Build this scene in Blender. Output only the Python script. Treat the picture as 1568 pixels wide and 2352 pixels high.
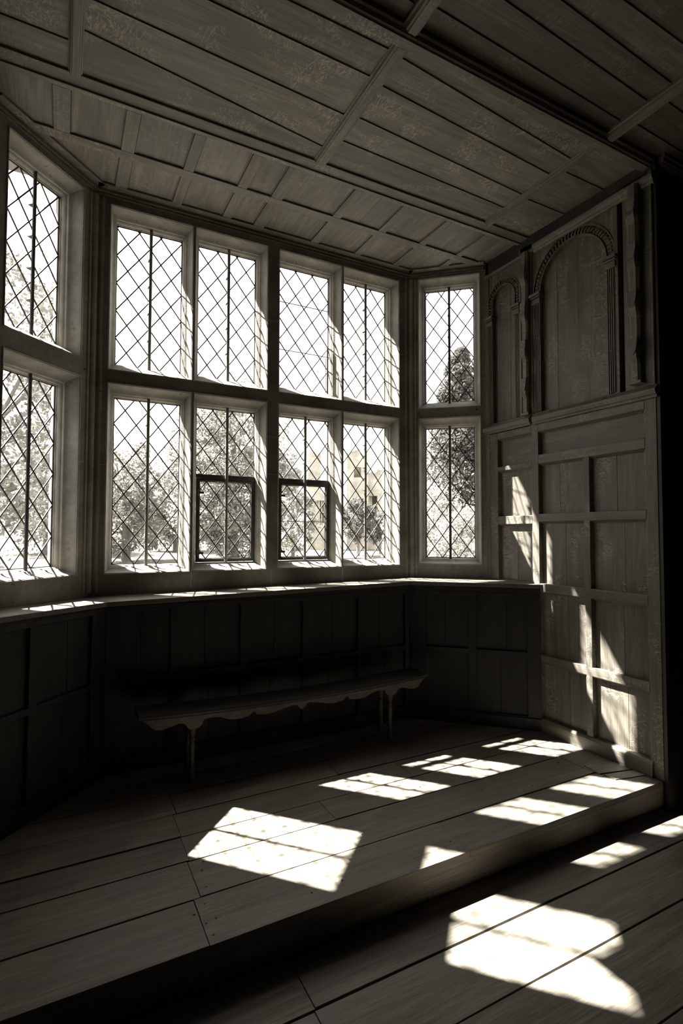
import bpy, bmesh, math, random
from mathutils import Vector
R = random.Random(7)

# ------------------------------------------------------------------ camera, world, sun, exposure
SC = bpy.context.scene
for o in list(bpy.data.objects):
    bpy.data.objects.remove(o)
COL = SC.collection

CAM_YAW, CAM_PITCH, CAM_ROLL, FPX = 0.4857, 0.0390, 0.0021, 1214.9
cam_d = bpy.data.cameras.new('camera')
cam_d.sensor_fit = 'VERTICAL'
cam_d.sensor_height = 36.0
cam_d.lens = 36.0 * FPX / 2352.0
cam_d.clip_start = 0.05
cam_d.clip_end = 1000
cam = bpy.data.objects.new('camera', cam_d)
COL.objects.link(cam)
fw = Vector((math.sin(CAM_YAW) * math.cos(CAM_PITCH), math.cos(CAM_YAW) * math.cos(CAM_PITCH), math.sin(CAM_PITCH)))
rt = Vector((math.cos(CAM_YAW), -math.sin(CAM_YAW), 0))
up = rt.cross(fw)
rt2 = math.cos(CAM_ROLL) * rt + math.sin(CAM_ROLL) * up
up2 = -math.sin(CAM_ROLL) * rt + math.cos(CAM_ROLL) * up
from mathutils import Matrix
M = Matrix((rt2, up2, -fw)).transposed().to_4x4()
M.translation = Vector((0, 0, 1.5))
cam.matrix_world = M
SC.camera = cam

SKY_STRENGTH = 1.9
SUN_STRENGTH = 30.0
EXPOSURE = 1.2
SUN_DIR = Vector((0.581, -0.637, -1.0))          # the way the sunlight travels
world = bpy.data.worlds.new('world')
SC.world = world
world.use_nodes = True
bg = world.node_tree.nodes['Background']
bg.inputs[0].default_value = (1.0, 0.985, 0.955, 1)
bg.inputs[1].default_value = SKY_STRENGTH
sun_d = bpy.data.lights.new('sun', 'SUN')
sun_d.energy = SUN_STRENGTH
sun_d.color = (1.0, 0.985, 0.94)
sun_d.angle = math.radians(0.6)
sun = bpy.data.objects.new('sun', sun_d)
COL.objects.link(sun)
sun.rotation_euler = SUN_DIR.to_track_quat('-Z', 'Y').to_euler()
sun.location = (-8, 12, 14)
SC.view_settings.view_transform = 'Standard'
SC.view_settings.look = 'None'
SC.view_settings.gamma = 1.0
SC.view_settings.use_curve_mapping = False
SC.view_settings.exposure = EXPOSURE


# ------------------------------------------------------------------ materials
def nt(name):
    m = bpy.data.materials.new(name)
    m.use_nodes = True
    t = m.node_tree
    b = t.nodes['Principled BSDF']
    return m, t, b


def N(t, kind, **kw):
    n = t.nodes.new(kind)
    for k, v in kw.items():
        setattr(n, k, v)
    return n


def ramp(t, src, a, b, ca=(0, 0, 0, 1), cb=(1, 1, 1, 1)):
    r = N(t, 'ShaderNodeValToRGB')
    e = r.color_ramp.elements
    e[0].position, e[1].position = a, b
    e[0].color, e[1].color = ca, cb
    t.links.new(src, r.inputs[0])
    return r.outputs[0]


def mixc(t, fac, a, b, mode='MIX'):
    m = N(t, 'ShaderNodeMix', data_type='RGBA', blend_type=mode)
    for sock, v in ((m.inputs[0], fac), (m.inputs[6], a), (m.inputs[7], b)):
        if hasattr(v, 'is_linked'):
            t.links.new(v, sock)
        else:
            sock.default_value = v
    return m.outputs[2]


def wood(name, val, axis, rough=0.5, fleck=0.5, spec=0.4, vary=0.3, tint=(1.0, 0.905, 0.735), worn=0.0):
    m, t, b = nt(name)
    tc = N(t, 'ShaderNodeTexCoord')
    geo = N(t, 'ShaderNodeNewGeometry')
    # every board gets its own piece of grain
    off = N(t, 'ShaderNodeVectorMath', operation='SCALE')
    comb = N(t, 'ShaderNodeCombineXYZ')
    for i in range(3):
        t.links.new(geo.outputs['Random Per Island'], comb.inputs[i])
    t.links.new(comb.outputs[0], off.inputs[0])
    off.inputs[3].default_value = 17.0
    add = N(t, 'ShaderNodeVectorMath', operation='ADD')
    t.links.new(tc.outputs['Object'], add.inputs[0])
    t.links.new(off.outputs[0], add.inputs[1])

    def noise(along, across, detail=4, dist=0.0, rough_=0.55):
        mp = N(t, 'ShaderNodeMapping')
        s = [across] * 3
        s['XYZ'.index(axis)] = along
        mp.inputs['Scale'].default_value = s
        t.links.new(add.outputs[0], mp.inputs[0])
        n = N(t, 'ShaderNodeTexNoise')
        n.inputs['Scale'].default_value = 1.0
        n.inputs['Detail'].default_value = detail
        n.inputs['Roughness'].default_value = rough_
        n.inputs['Distortion'].default_value = dist
        t.links.new(mp.outputs[0], n.inputs['Vector'])
        return n.outputs['Fac']
    fine = noise(4, 160, 5, 0.3)
    broad = noise(1.2, 12, 4, 1.5)
    blot = noise(3, 5, 3, 0.6)
    c = [val * x for x in tint]
    dk = [x * 0.74 for x in c] + [1]
    lt = [min(1, x * 1.22) for x in c] + [1]
    col = mixc(t, ramp(t, broad, 0.32, 0.68), dk, lt)
    col = mixc(t, 0.55, col, ramp(t, fine, 0.3, 0.7, (0.45, 0.45, 0.45, 1), (1.25, 1.25, 1.25, 1)), 'MULTIPLY')
    col = mixc(t, 0.5, col, ramp(t, blot, 0.3, 0.7, (0.65, 0.65, 0.65, 1), (1.25, 1.25, 1.25, 1)), 'MULTIPLY')
    # silver ray figure of quarter-sawn oak: short wavy light lines across the grain
    fl = noise(20, 9, 3, 2.6, 0.5)
    msk = noise(3.2, 5.0, 2, 0.5)
    ln = N(t, 'ShaderNodeMath', operation='SUBTRACT')
    t.links.new(fl, ln.inputs[0])
    ln.inputs[1].default_value = 0.52
    ab = N(t, 'ShaderNodeMath', operation='ABSOLUTE')
    t.links.new(ln.outputs[0], ab.inputs[0])
    l2 = ramp(t, ab.outputs[0], 0.008, 0.045, (1, 1, 1, 1), (0, 0, 0, 1))
    mu = N(t, 'ShaderNodeMath', operation='MULTIPLY')
    t.links.new(l2, mu.inputs[0])
    t.links.new(ramp(t, msk, 0.5, 0.6), mu.inputs[1])
    mu2 = N(t, 'ShaderNodeMath', operation='MULTIPLY')
    t.links.new(mu.outputs[0], mu2.inputs[0])
    mu2.inputs[1].default_value = fleck
    col = mixc(t, mu2.outputs[0], col, [min(1, x * 2.6) for x in c] + [1])
    rnd = N(t, 'ShaderNodeMapRange')
    t.links.new(geo.outputs['Random Per Island'], rnd.inputs[0])
    rnd.inputs[3].default_value = 1 - vary
    rnd.inputs[4].default_value = 1 + vary
    sc = N(t, 'ShaderNodeVectorMath', operation='SCALE')
    t.links.new(col, sc.inputs[0])
    t.links.new(rnd.outputs[0], sc.inputs[3])
    t.links.new(sc.outputs[0], b.inputs['Base Color'])
    b.inputs['Specular IOR Level'].default_value = spec
    rr = ramp(t, blot, 0.3, 0.7, (rough - .08,) * 3 + (1,), (rough + .12,) * 3 + (1,))
    t.links.new(rr, b.inputs['Roughness'])
    bp = N(t, 'ShaderNodeBump')
    bp.inputs['Strength'].default_value = 0.35
    bp.inputs['Distance'].default_value = 0.002
    t.links.new(fine, bp.inputs['Height'])
    bp2 = N(t, 'ShaderNodeBump')
    bp2.inputs['Strength'].default_value = 0.4
    bp2.inputs['Distance'].default_value = 0.006
    t.links.new(broad, bp2.inputs['Height'])
    t.links.new(bp.outputs[0], bp2.inputs['Normal'])
    t.links.new(bp2.outputs[0], b.inputs['Normal'])
    return m


def stone(name, val, tint=(1.0, 0.95, 0.83), scale=3.0):
    m, t, b = nt(name)
    tc = N(t, 'ShaderNodeTexCoord')

    def noise(s, d=5, r=0.6):
        n = N(t, 'ShaderNodeTexNoise')
        n.inputs['Scale'].default_value = s
        n.inputs['Detail'].default_value = d
        n.inputs['Roughness'].default_value = r
        t.links.new(tc.outputs['Object'], n.inputs['Vector'])
        return n.outputs['Fac']
    a, c2, f = noise(scale), noise(scale * 7), noise(90, 3)
    c = [val * x for x in tint]
    col = mixc(t, ramp(t, a, 0.35, 0.65), [x * 0.72 for x in c] + [1], [min(1, x * 1.25) for x in c] + [1])
    col = mixc(t, 0.5, col, ramp(t, c2, 0.3, 0.6, (0.7, 0.7, 0.68, 1), (1.1, 1.1, 1.1, 1)), 'MULTIPLY')
    col = mixc(t, ramp(t, c2, 0.66, 0.72), col, [x * 0.45 for x in c] + [1])
    t.links.new(col, b.inputs['Base Color'])
    b.inputs['Roughness'].default_value = 0.8
    b.inputs['Specular IOR Level'].default_value = 0.25
    bp = N(t, 'ShaderNodeBump')
    bp.inputs['Strength'].default_value = 0.5
    bp.inputs['Distance'].default_value = 0.004
    t.links.new(mixc(t, 0.4, c2, f), bp.inputs['Height'])
    t.links.new(bp.outputs[0], b.inputs['Normal'])
    return m


def plain(name, col, rough=0.5, metal=0.0, spec=0.5, bump=0.0):
    m, t, b = nt(name)
    tc = N(t, 'ShaderNodeTexCoord')
    n = N(t, 'ShaderNodeTexNoise')
    n.inputs['Scale'].default_value = 30
    n.inputs['Detail'].default_value = 4
    t.links.new(tc.outputs['Object'], n.inputs['Vector'])
    t.links.new(mixc(t, ramp(t, n.outputs['Fac'], 0.3, 0.7), [x * 0.75 for x in col] + [1], [min(1, x * 1.2) for x in col] + [1]), b.inputs['Base Color'])
    b.inputs['Roughness'].default_value = rough
    b.inputs['Metallic'].default_value = metal
    b.inputs['Specular IOR Level'].default_value = spec
    return m


def glass_mat():
    m, t, b = nt('old_glass')
    t.nodes.remove(b)
    out = t.nodes['Material Output']
    tr = N(t, 'ShaderNodeBsdfTransparent')
    tr.inputs[0].default_value = (0.965, 0.955, 0.94, 1)
    gl = N(t, 'ShaderNodeBsdfGlossy')
    gl.inputs['Roughness'].default_value = 0.04
    fr = N(t, 'ShaderNodeFresnel')
    fr.inputs[0].default_value = 1.45
    n = N(t, 'ShaderNodeTexNoise')
    n.inputs['Scale'].default_value = 14
    tc = N(t, 'ShaderNodeTexCoord')
    t.links.new(tc.outputs['Object'], n.inputs['Vector'])
    bp = N(t, 'ShaderNodeBump')
    bp.inputs['Strength'].default_value = 0.15
    t.links.new(n.outputs['Fac'], bp.inputs['Height'])
    t.links.new(bp.outputs[0], gl.inputs['Normal'])
    mx = N(t, 'ShaderNodeMixShader')
    g2 = N(t, 'ShaderNodeNewGeometry')
    inv = N(t, 'ShaderNodeMath', operation='SUBTRACT')
    inv.inputs[0].default_value = 1.0
    t.links.new(g2.outputs['Backfacing'], inv.inputs[1])
    fm = N(t, 'ShaderNodeMath', operation='MULTIPLY')
    t.links.new(fr.outputs[0], fm.inputs[0])
    t.links.new(inv.outputs[0], fm.inputs[1])
    t.links.new(fm.outputs[0], mx.inputs[0])
    t.links.new(tr.outputs[0], mx.inputs[1])
    t.links.new(gl.outputs[0], mx.inputs[2])
    t.links.new(mx.outputs[0], out.inputs['Surface'])
    return m


def leaf_mat(name, val, trans=0.45):
    m, t, b = nt(name)
    geo = N(t, 'ShaderNodeNewGeometry')
    r = N(t, 'ShaderNodeMapRange')
    t.links.new(geo.outputs['Random Per Island'], r.inputs[0])
    r.inputs[3].default_value = 0.7
    r.inputs[4].default_value = 1.3
    sc = N(t, 'ShaderNodeVectorMath', operation='SCALE')
    sc.inputs[0].default_value = (val, val * 0.99, val * 0.9)
    t.links.new(r.outputs[0], sc.inputs[3])
    t.links.new(sc.outputs[0], b.inputs['Base Color'])
    b.inputs['Roughness'].default_value = 0.6
    b.inputs['Specular IOR Level'].default_value = 0.2
    tl = N(t, 'ShaderNodeBsdfTranslucent')
    t.links.new(sc.outputs[0], tl.inputs[0])
    mx = N(t, 'ShaderNodeMixShader')
    mx.inputs[0].default_value = trans
    t.links.new(b.outputs[0], mx.inputs[1])
    t.links.new(tl.outputs[0], mx.inputs[2])
    t.links.new(mx.outputs[0], t.nodes['Material Output'].inputs['Surface'])
    return m


OAK_FLOOR = wood('oak_floor', 0.19, 'X', rough=0.55, fleck=0.05, vary=0.12)
OAK_CEIL = wood('oak_ceiling', 0.14, 'X', rough=0.6, fleck=0.55, vary=0.22)
OAK_HALL_SHADED = wood('oak_hall_ceiling_shaded', 0.105, 'X', rough=0.6, fleck=0.4, vary=0.2)  # same oak as the bay ceiling, darkened to stand for the hall's shade
OAK_CEIL_Y = wood('oak_ceiling_cross', 0.14, 'Y', rough=0.6, fleck=0.25, vary=0.15)
OAK_WALL = wood('oak_panel', 0.12, 'Z', rough=0.5, fleck=0.6, vary=0.15)
OAK_WALL_Y = wood('oak_rail', 0.125, 'Y', rough=0.5, fleck=0.45, vary=0.08)
OAK_DADO = wood('oak_dado_shaded', 0.017, 'Z', rough=0.55, fleck=0.1, vary=0.15)  # oak lowered to near black, painting in the lack of light under the sill
OAK_DADO_H = wood('oak_dado_rail_shaded', 0.017, 'X', rough=0.55, fleck=0.1, vary=0.1)
OAK_SILL = wood('oak_sill', 0.12, 'X', rough=0.45, fleck=0.05, vary=0.05)
OAK_BENCH = wood('oak_bench', 0.075, 'X', rough=0.45, fleck=0.05, vary=0.05)
OAK_SEAT = wood('oak_bench_top_shaded', 0.03, 'X', rough=0.5, fleck=0.05, vary=0.05)  # bench oak again, with the shade on its top put into the colour
BAR = plain('sunlit_iron', (0.17, 0.16, 0.14), 0.6, 0.0)  # iron lightened: sunlight on the main window's upright bars put into the colour
MORTAR = plain('lime_mortar', (0.34, 0.33, 0.29), 0.9)
OAK_BLACK = wood('oak_black', 0.03, 'Z', rough=0.6, fleck=0.1, vary=0.1)
STONE = stone('limestone', 0.27)
STONE_DK = stone('limestone_inner_face', 0.20)
STONE_EXT = stone('ruin_stone', 0.34, scale=0.6)
IRON = plain('wrought_iron', (0.06, 0.057, 0.05), 0.6, 0.2)
LEAD = plain('lead_came', (0.03, 0.029, 0.027), 0.6, 0.1)
PLASTER = plain('old_plaster', (0.05, 0.047, 0.04), 0.9)
GLASS = glass_mat()
LEAF = leaf_mat('leaf_pale', 0.27, 0.5)
LEAF_DK = leaf_mat('leaf_conifer', 0.11, 0.35)
BARK = plain('bark', (0.16, 0.15, 0.13), 0.9)
LAWN = plain('lawn', (0.115, 0.113, 0.10), 0.95, spec=0.1)


# ------------------------------------------------------------------ mesh helpers
class MB:
    def __init__(s):
        s.v, s.f = [], []

    def poly(s, pts):
        i = len(s.v)
        s.v += [tuple(p) for p in pts]
        s.f.append(tuple(range(i, i + len(pts))))

    def hexa(s, p):          # p: 8 points, bottom loop then top loop
        i = len(s.v)
        s.v += [tuple(q) for q in p]
        for f in ((3, 2, 1, 0), (4, 5, 6, 7), (0, 1, 5, 4), (1, 2, 6, 5), (2, 3, 7, 6), (3, 0, 4, 7)):
            s.f.append(tuple(i + k for k in f))

    def box(s, x0, x1, y0, y1, z0, z1):
        s.hexa([(x0, y0, z0), (x1, y0, z0), (x1, y1, z0), (x0, y1, z0), (x0, y0, z1), (x1, y0, z1), (x1, y1, z1), (x0, y1, z1)])

    def prism(s, pts, a, b):   # pts: list of (p,q); a,b functions mapping p,q -> xyz for two ends
        n = len(pts)
        i = len(s.v)
        s.v += [tuple(a(*p)) for p in pts] + [tuple(b(*p)) for p in pts]
        s.f.append(tuple(i + k for k in range(n)))
        s.f.append(tuple(i + n + k for k in reversed(range(n))))
        for k in range(n):
            k2 = (k + 1) % n
            s.f.append((i + k2, i + k, i + n + k, i + n + k2))

    def loops(s, loops, close=False):
        """connect closed loops of equal length; quads"""
        base = []
        for L in loops:
            base.append(len(s.v))
            s.v += [tuple(p) for p in L]
        n = len(loops[0])
        pairs = list(zip(base[:-1], base[1:]))
        if close:
            pairs.append((base[-1], base[0]))
        for a, b in pairs:
            for k in range(n):
                k2 = (k + 1) % n
                s.f.append((a + k, a + k2, b + k2, b + k))
        return base

    def lathe(s, cx, cy, prof, n=16):
        L = [[(cx + r * math.cos(2 * math.pi * k / n), cy + r * math.sin(2 * math.pi * k / n), z) for k in range(n)] for r, z in prof]
        base = s.loops(L)
        s.f.append(tuple(base[0] + k for k in reversed(range(n))))
        s.f.append(tuple(base[-1] + k for k in range(n)))

    def rod(s, a, b, r, n=8, square=False):
        a, b = Vector(a), Vector(b)
        d = (b - a).normalized()
        u = d.cross(Vector((0, 0, 1)) if abs(d.z) < .9 else Vector((0, 1, 0))).normalized()
        w = d.cross(u)
        L = []
        for p in (a, b):
            L.append([p + r * (math.cos(2 * math.pi * (k + .5) / n) * u + math.sin(2 * math.pi * (k + .5) / n) * w) for k in range(n)])
        base = s.loops(L)
        s.f.append(tuple(base[0] + k for k in reversed(range(n))))
        s.f.append(tuple(base[1] + k for k in range(n)))

    def build(s, name, mat, parent=None, bevel=0.0, smooth=False, kind=None, label=None, cat=None, group=None, loc=None):
        me = bpy.data.meshes.new(name)
        me.from_pydata(s.v, [], s.f)
        me.update()
        bm = bmesh.new()
        bm.from_mesh(me)
        bmesh.ops.recalc_face_normals(bm, faces=bm.faces)
        bm.to_mesh(me)
        bm.free()
        if smooth:
            me.polygons.foreach_set('use_smooth', [True] * len(me.polygons))
            try:
                me.set_sharp_from_angle(angle=math.radians(40))
            except Exception:
                pass
        me.materials.append(mat)
        o = bpy.data.objects.new(name, me)
        COL.objects.link(o)
        if parent:
            o.parent = parent
        if loc:
            o.location = loc
        if bevel:
            bv = o.modifiers.new('bevel', 'BEVEL')
            bv.width = bevel
            bv.segments = 2
            bv.limit_method = 'ANGLE'
        tag(o, label, cat, group, kind)
        return o


def tag(o, label=None, cat=None, group=None, kind=None):
    if label:
        o['label'] = label
    if cat:
        o['category'] = cat
    if group:
        o['group'] = group
    if kind:
        o['kind'] = kind
    return o


def empty(name, loc=(0, 0, 0), **kw):
    o = bpy.data.objects.new(name, None)
    COL.objects.link(o)
    o.location = loc
    o.empty_display_size = 0.1
    return tag(o, **kw)


class Fr:
    """wall frame: s along the wall, z up, d depth measured away from the room"""
    def __init__(s, O, E):
        s.O = Vector((O[0], O[1], 0))
        e = Vector((E[0], E[1], 0))
        s.len = (e - s.O).length
        s.U = (e - s.O).normalized()
        s.N = Vector((-s.U.y, s.U.x, 0))

    def flip(s):
        s.N = -s.N
        return s

    def p(s, a, z, d=0.0):
        q = s.O + s.U * a + s.N * d
        return (q.x, q.y, z)

    def box(s, mb, s0, s1, z0, z1, d0, d1):
        mb.hexa([s.p(s0, z0, d0), s.p(s1, z0, d0), s.p(s1, z0, d1), s.p(s0, z0, d1),
                 s.p(s0, z1, d0), s.p(s1, z1, d0), s.p(s1, z1, d1), s.p(s0, z1, d1)])

    def holed(s, mb, s0, s1, z0, z1, holes, d0, d1):
        ss = sorted({s0, s1} | {h[0] for h in holes} | {h[1] for h in holes})
        zz = sorted({z0, z1} | {h[2] for h in holes} | {h[3] for h in holes})
        ins = lambda a, z: any(h[0] < a < h[1] and h[2] < z < h[3] for h in holes)
        for i in range(len(ss) - 1):
            for j in range(len(zz) - 1):
                a0, a1, c0, c1 = ss[i], ss[i + 1], zz[j], zz[j + 1]
                if ins((a0 + a1) / 2, (c0 + c1) / 2):
                    continue
                for d in (d0, d1):
                    mb.poly([s.p(a0, c0, d), s.p(a1, c0, d), s.p(a1, c1, d), s.p(a0, c1, d)])
        for h in holes + [(s0, s1, z0, z1)]:
            a0, a1, c0, c1 = h
            for q in (((a0, c0), (a1, c0)), ((a1, c0), (a1, c1)), ((a1, c1), (a0, c1)), ((a0, c1), (a0, c0))):
                (pa, pz), (qa, qz) = q
                mb.poly([s.p(pa, pz, d0), s.p(qa, qz, d0), s.p(qa, qz, d1), s.p(pa, pz, d1)])


# ------------------------------------------------------------------ plan of the bay
XR = 3.246                     # right panelled wall
XL = -0.39                     # left side wall of the bay (out of frame)
YB = 3.90                      # stone face of the main window wall
CL = (0.165, YB)               # stone corners
CR = (2.757, YB)
ZC = 3.86                      # ceiling boards
STEP = -0.16                   # lower floor
YS = 1.985                     # step edge
BACK = Fr((0, YB), (1, YB))
LEFT = Fr(CL, (XL, 3.345)).flip()
RIGHT = Fr(CR, (XR, 3.46))
WT = 0.23                      # wall thickness
GD = 0.155                     # depth of the glass behind the stone face

# ------------------------------------------------------------------ stone walls with their openings
PAD = 0.052
back_lights = [(0.308, 0.765), (0.887, 1.345), (1.547, 2.005), (2.127, 2.585)]
ZLOW = (1.272, 2.452)
ZUP = (2.69, 3.705)


def holes_of(lights, lowz, upz, pad=PAD):
    hs = []
    for a, b in lights:
        hs.append((a - pad, b + pad, lowz[0] - 0.052, lowz[1] + 0.068))
        hs.append((a - pad, b + pad, upz[0] - 0.075, upz[1] + 0.058))
    return hs


walls = [
    ('wall_back', BACK, -0.02, 2.93, holes_of(back_lights, ZLOW, ZUP)),
    ('wall_left_bay', LEFT, -0.06, 0.95, holes_of([(0.162, 0.615)], (1.277, 2.452), (2.72, 3.715))),
    ('wall_right_bay', RIGHT, -0.06, 0.80, holes_of([(0.128, 0.562)], (1.277, 2.455), (2.69, 3.735))),
]
wall_obj = {}
for nm, fr, a, b, hs in walls:
    mb = MB()
    fr.holed(mb, a, b, -1.2, 4.05, hs, 0.0, WT)
    wall_obj[nm] = mb.build(nm, STONE_DK, kind='structure')

# thin raised fillets round every opening, fillets and joints in the stone (part of each wall)
for nm, fr, a, b, hs in walls:
    mb = MB()
    for (h0, h1, z0, z1) in hs:
        w = 0.007
        fr.box(mb, h0 - w, h0, z0 - w, z1 + w, -0.005, 0.004)
        fr.box(mb, h1, h1 + w, z0 - w, z1 + w, -0.005, 0.004)
        fr.box(mb, h0, h1, z0 - w, z0, -0.005, 0.004)
        fr.box(mb, h0, h1, z1, z1 + w, -0.005, 0.004)
    mb.build('fillet_moulding', STONE, wall_obj[nm], bevel=0.002)
# horizontal band (wooden head piece under the ceiling)
for nm, fr, a, b, hs in walls:
    mb = MB()
    s1 = {'wall_back': (0.17, 2.752), 'wall_left_bay': (0.0, 0.785), 'wall_right_bay': (0.0, 0.655)}[nm]
    fr.box(mb, s1[0], s1[1], 3.83, 3.87, -0.022, 0.0)
    fr.box(mb, s1[0], s1[1], 3.812, 3.83, -0.010, 0.0)
    mb.build('head_moulding', OAK_CEIL, wall_obj[nm], bevel=0.004)
# corner shafts
for nm, (cx, cy), dirs in (('wall_back', CL, ((-0.5, -1), )), ('wall_back', CR, ((0.35, -1),))):
    mb = MB()
    sgn = 1 if cx < 1 else -1
    mb.lathe(cx - 0.012 * sgn, cy - 0.004, [(0.026, 1.10), (0.026, 3.80)], 14)
    mb.lathe(cx + 0.042 * sgn, cy + 0.006, [(0.014, 1.10), (0.014, 3.80)], 12)
    f2 = LEFT if cx < 1 else RIGHT
    q = f2.p(0.05, 0, 0.006)
    mb.lathe(q[0], q[1], [(0.014, 1.10), (0.014, 3.80)], 12)
    mb.build('corner_shaft', STONE, wall_obj['wall_back'], smooth=True)


# ------------------------------------------------------------------ windows
def clip_seg(x0, y0, x1, y1, r):
    a0, a1, b0, b1 = r
    dx, dy = x1 - x0, y1 - y0
    t0, t1 = 0.0, 1.0
    for p, q in ((-dx, x0 - a0), (dx, a1 - x0), (-dy, y0 - b0), (dy, b1 - y0)):
        if abs(p) < 1e-9:
            if q < 0:
                return None
            continue
        t = q / p
        if p < 0:
            t0 = max(t0, t)
        else:
            t1 = min(t1, t)
    if t0 >= t1 - 1e-4:
        return None
    return (x0 + t0 * dx, y0 + t0 * dy, x0 + t1 * dx, y0 + t1 * dy)


def lattice(fr, rect, depth, w=0.0078, th=0.006, dw=None, dh=0.2, phase=0):
    a0, a1, z0, z1 = rect
    dw = dw or (a1 - a0) / 3.0
    mb = MB()
    k = dh / dw
    for i in range(-16, 20):
        for sg in (1, -1):
            x = a0 + i * dw + phase * dw
            y = z0
            H = 3.0
            seg = clip_seg(x - sg * 2.0 / k, y - 2.0, x + sg * H / k, y + H, rect)
            if not seg:
                continue
            x0, y0, x1, y1 = seg
            L = math.hypot(x1 - x0, y1 - y0)
            if L < 0.01:
                continue
            ux, uy = (x1 - x0) / L, (y1 - y0) / L
            nx, ny = -uy * w / 2, ux * w / 2
            off = 0.0004 * sg
            d0, d1 = depth - th / 2 + off, depth + th / 2 + off
            pts = [(x0 + nx, y0 + ny), (x0 - nx, y0 - ny), (x1 - nx, y1 - ny), (x1 + nx, y1 + ny)]
            mb.hexa([fr.p(p[0], p[1], d0) for p in pts] + [fr.p(p[0], p[1], d1) for p in pts])
    # border came
    b = 0.005
    fr.box(mb, a0, a0 + b, z0, z1, depth - th / 2, depth + th / 2)
    fr.box(mb, a1 - b, a1, z0, z1, depth - th / 2, depth + th / 2)
    fr.box(mb, a0 + b, a1 - b, z0, z0 + b, depth - th / 2, depth + th / 2)
    fr.box(mb, a0 + b, a1 - b, z1 - b, z1, depth - th / 2, depth + th / 2)
    return mb


def surround(fr, hole, glass, upper):
    """moulded stone reveal swept round one light, from the room face to the outside face"""
    h0, h1, hz0, hz1 = hole
    g0, g1, gz0, gz1 = glass
    prof = [(0.0, 0.0), (0.06, 0.001), (0.10, 0.006), (0.16, 0.022), (0.26, 0.045), (0.40, 0.064), (0.56, 0.078), (0.72, 0.086),
            (0.76, 0.092), (0.76, 0.102), (0.86, 0.108), (0.93, 0.124), (0.95, 0.138), (1.0, 0.140),
            (1.0, 0.165), (0.70, 0.180), (0.10, WT + 0.002), (0.0, WT + 0.002)]
    L = []
    for t, d in prof:
        tb = t
        if upper and d < 0.15:
            tb = min(1.0, max(0, (d - 0.0) / 0.14))
        L.append([fr.p(h0 + (g0 - h0) * t, hz0 + (gz0 - hz0) * tb, d),
                  fr.p(h1 + (g1 - h1) * t, hz0 + (gz0 - hz0) * tb, d),
                  fr.p(h1 + (g1 - h1) * t, hz1 + (gz1 - hz1) * t, d),
                  fr.p(h0 + (g0 - h0) * t, hz1 + (gz1 - hz1) * t, d)])
    mb = MB()
    mb.loops(L, close=True)
    return mb


wcount = [0]


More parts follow.
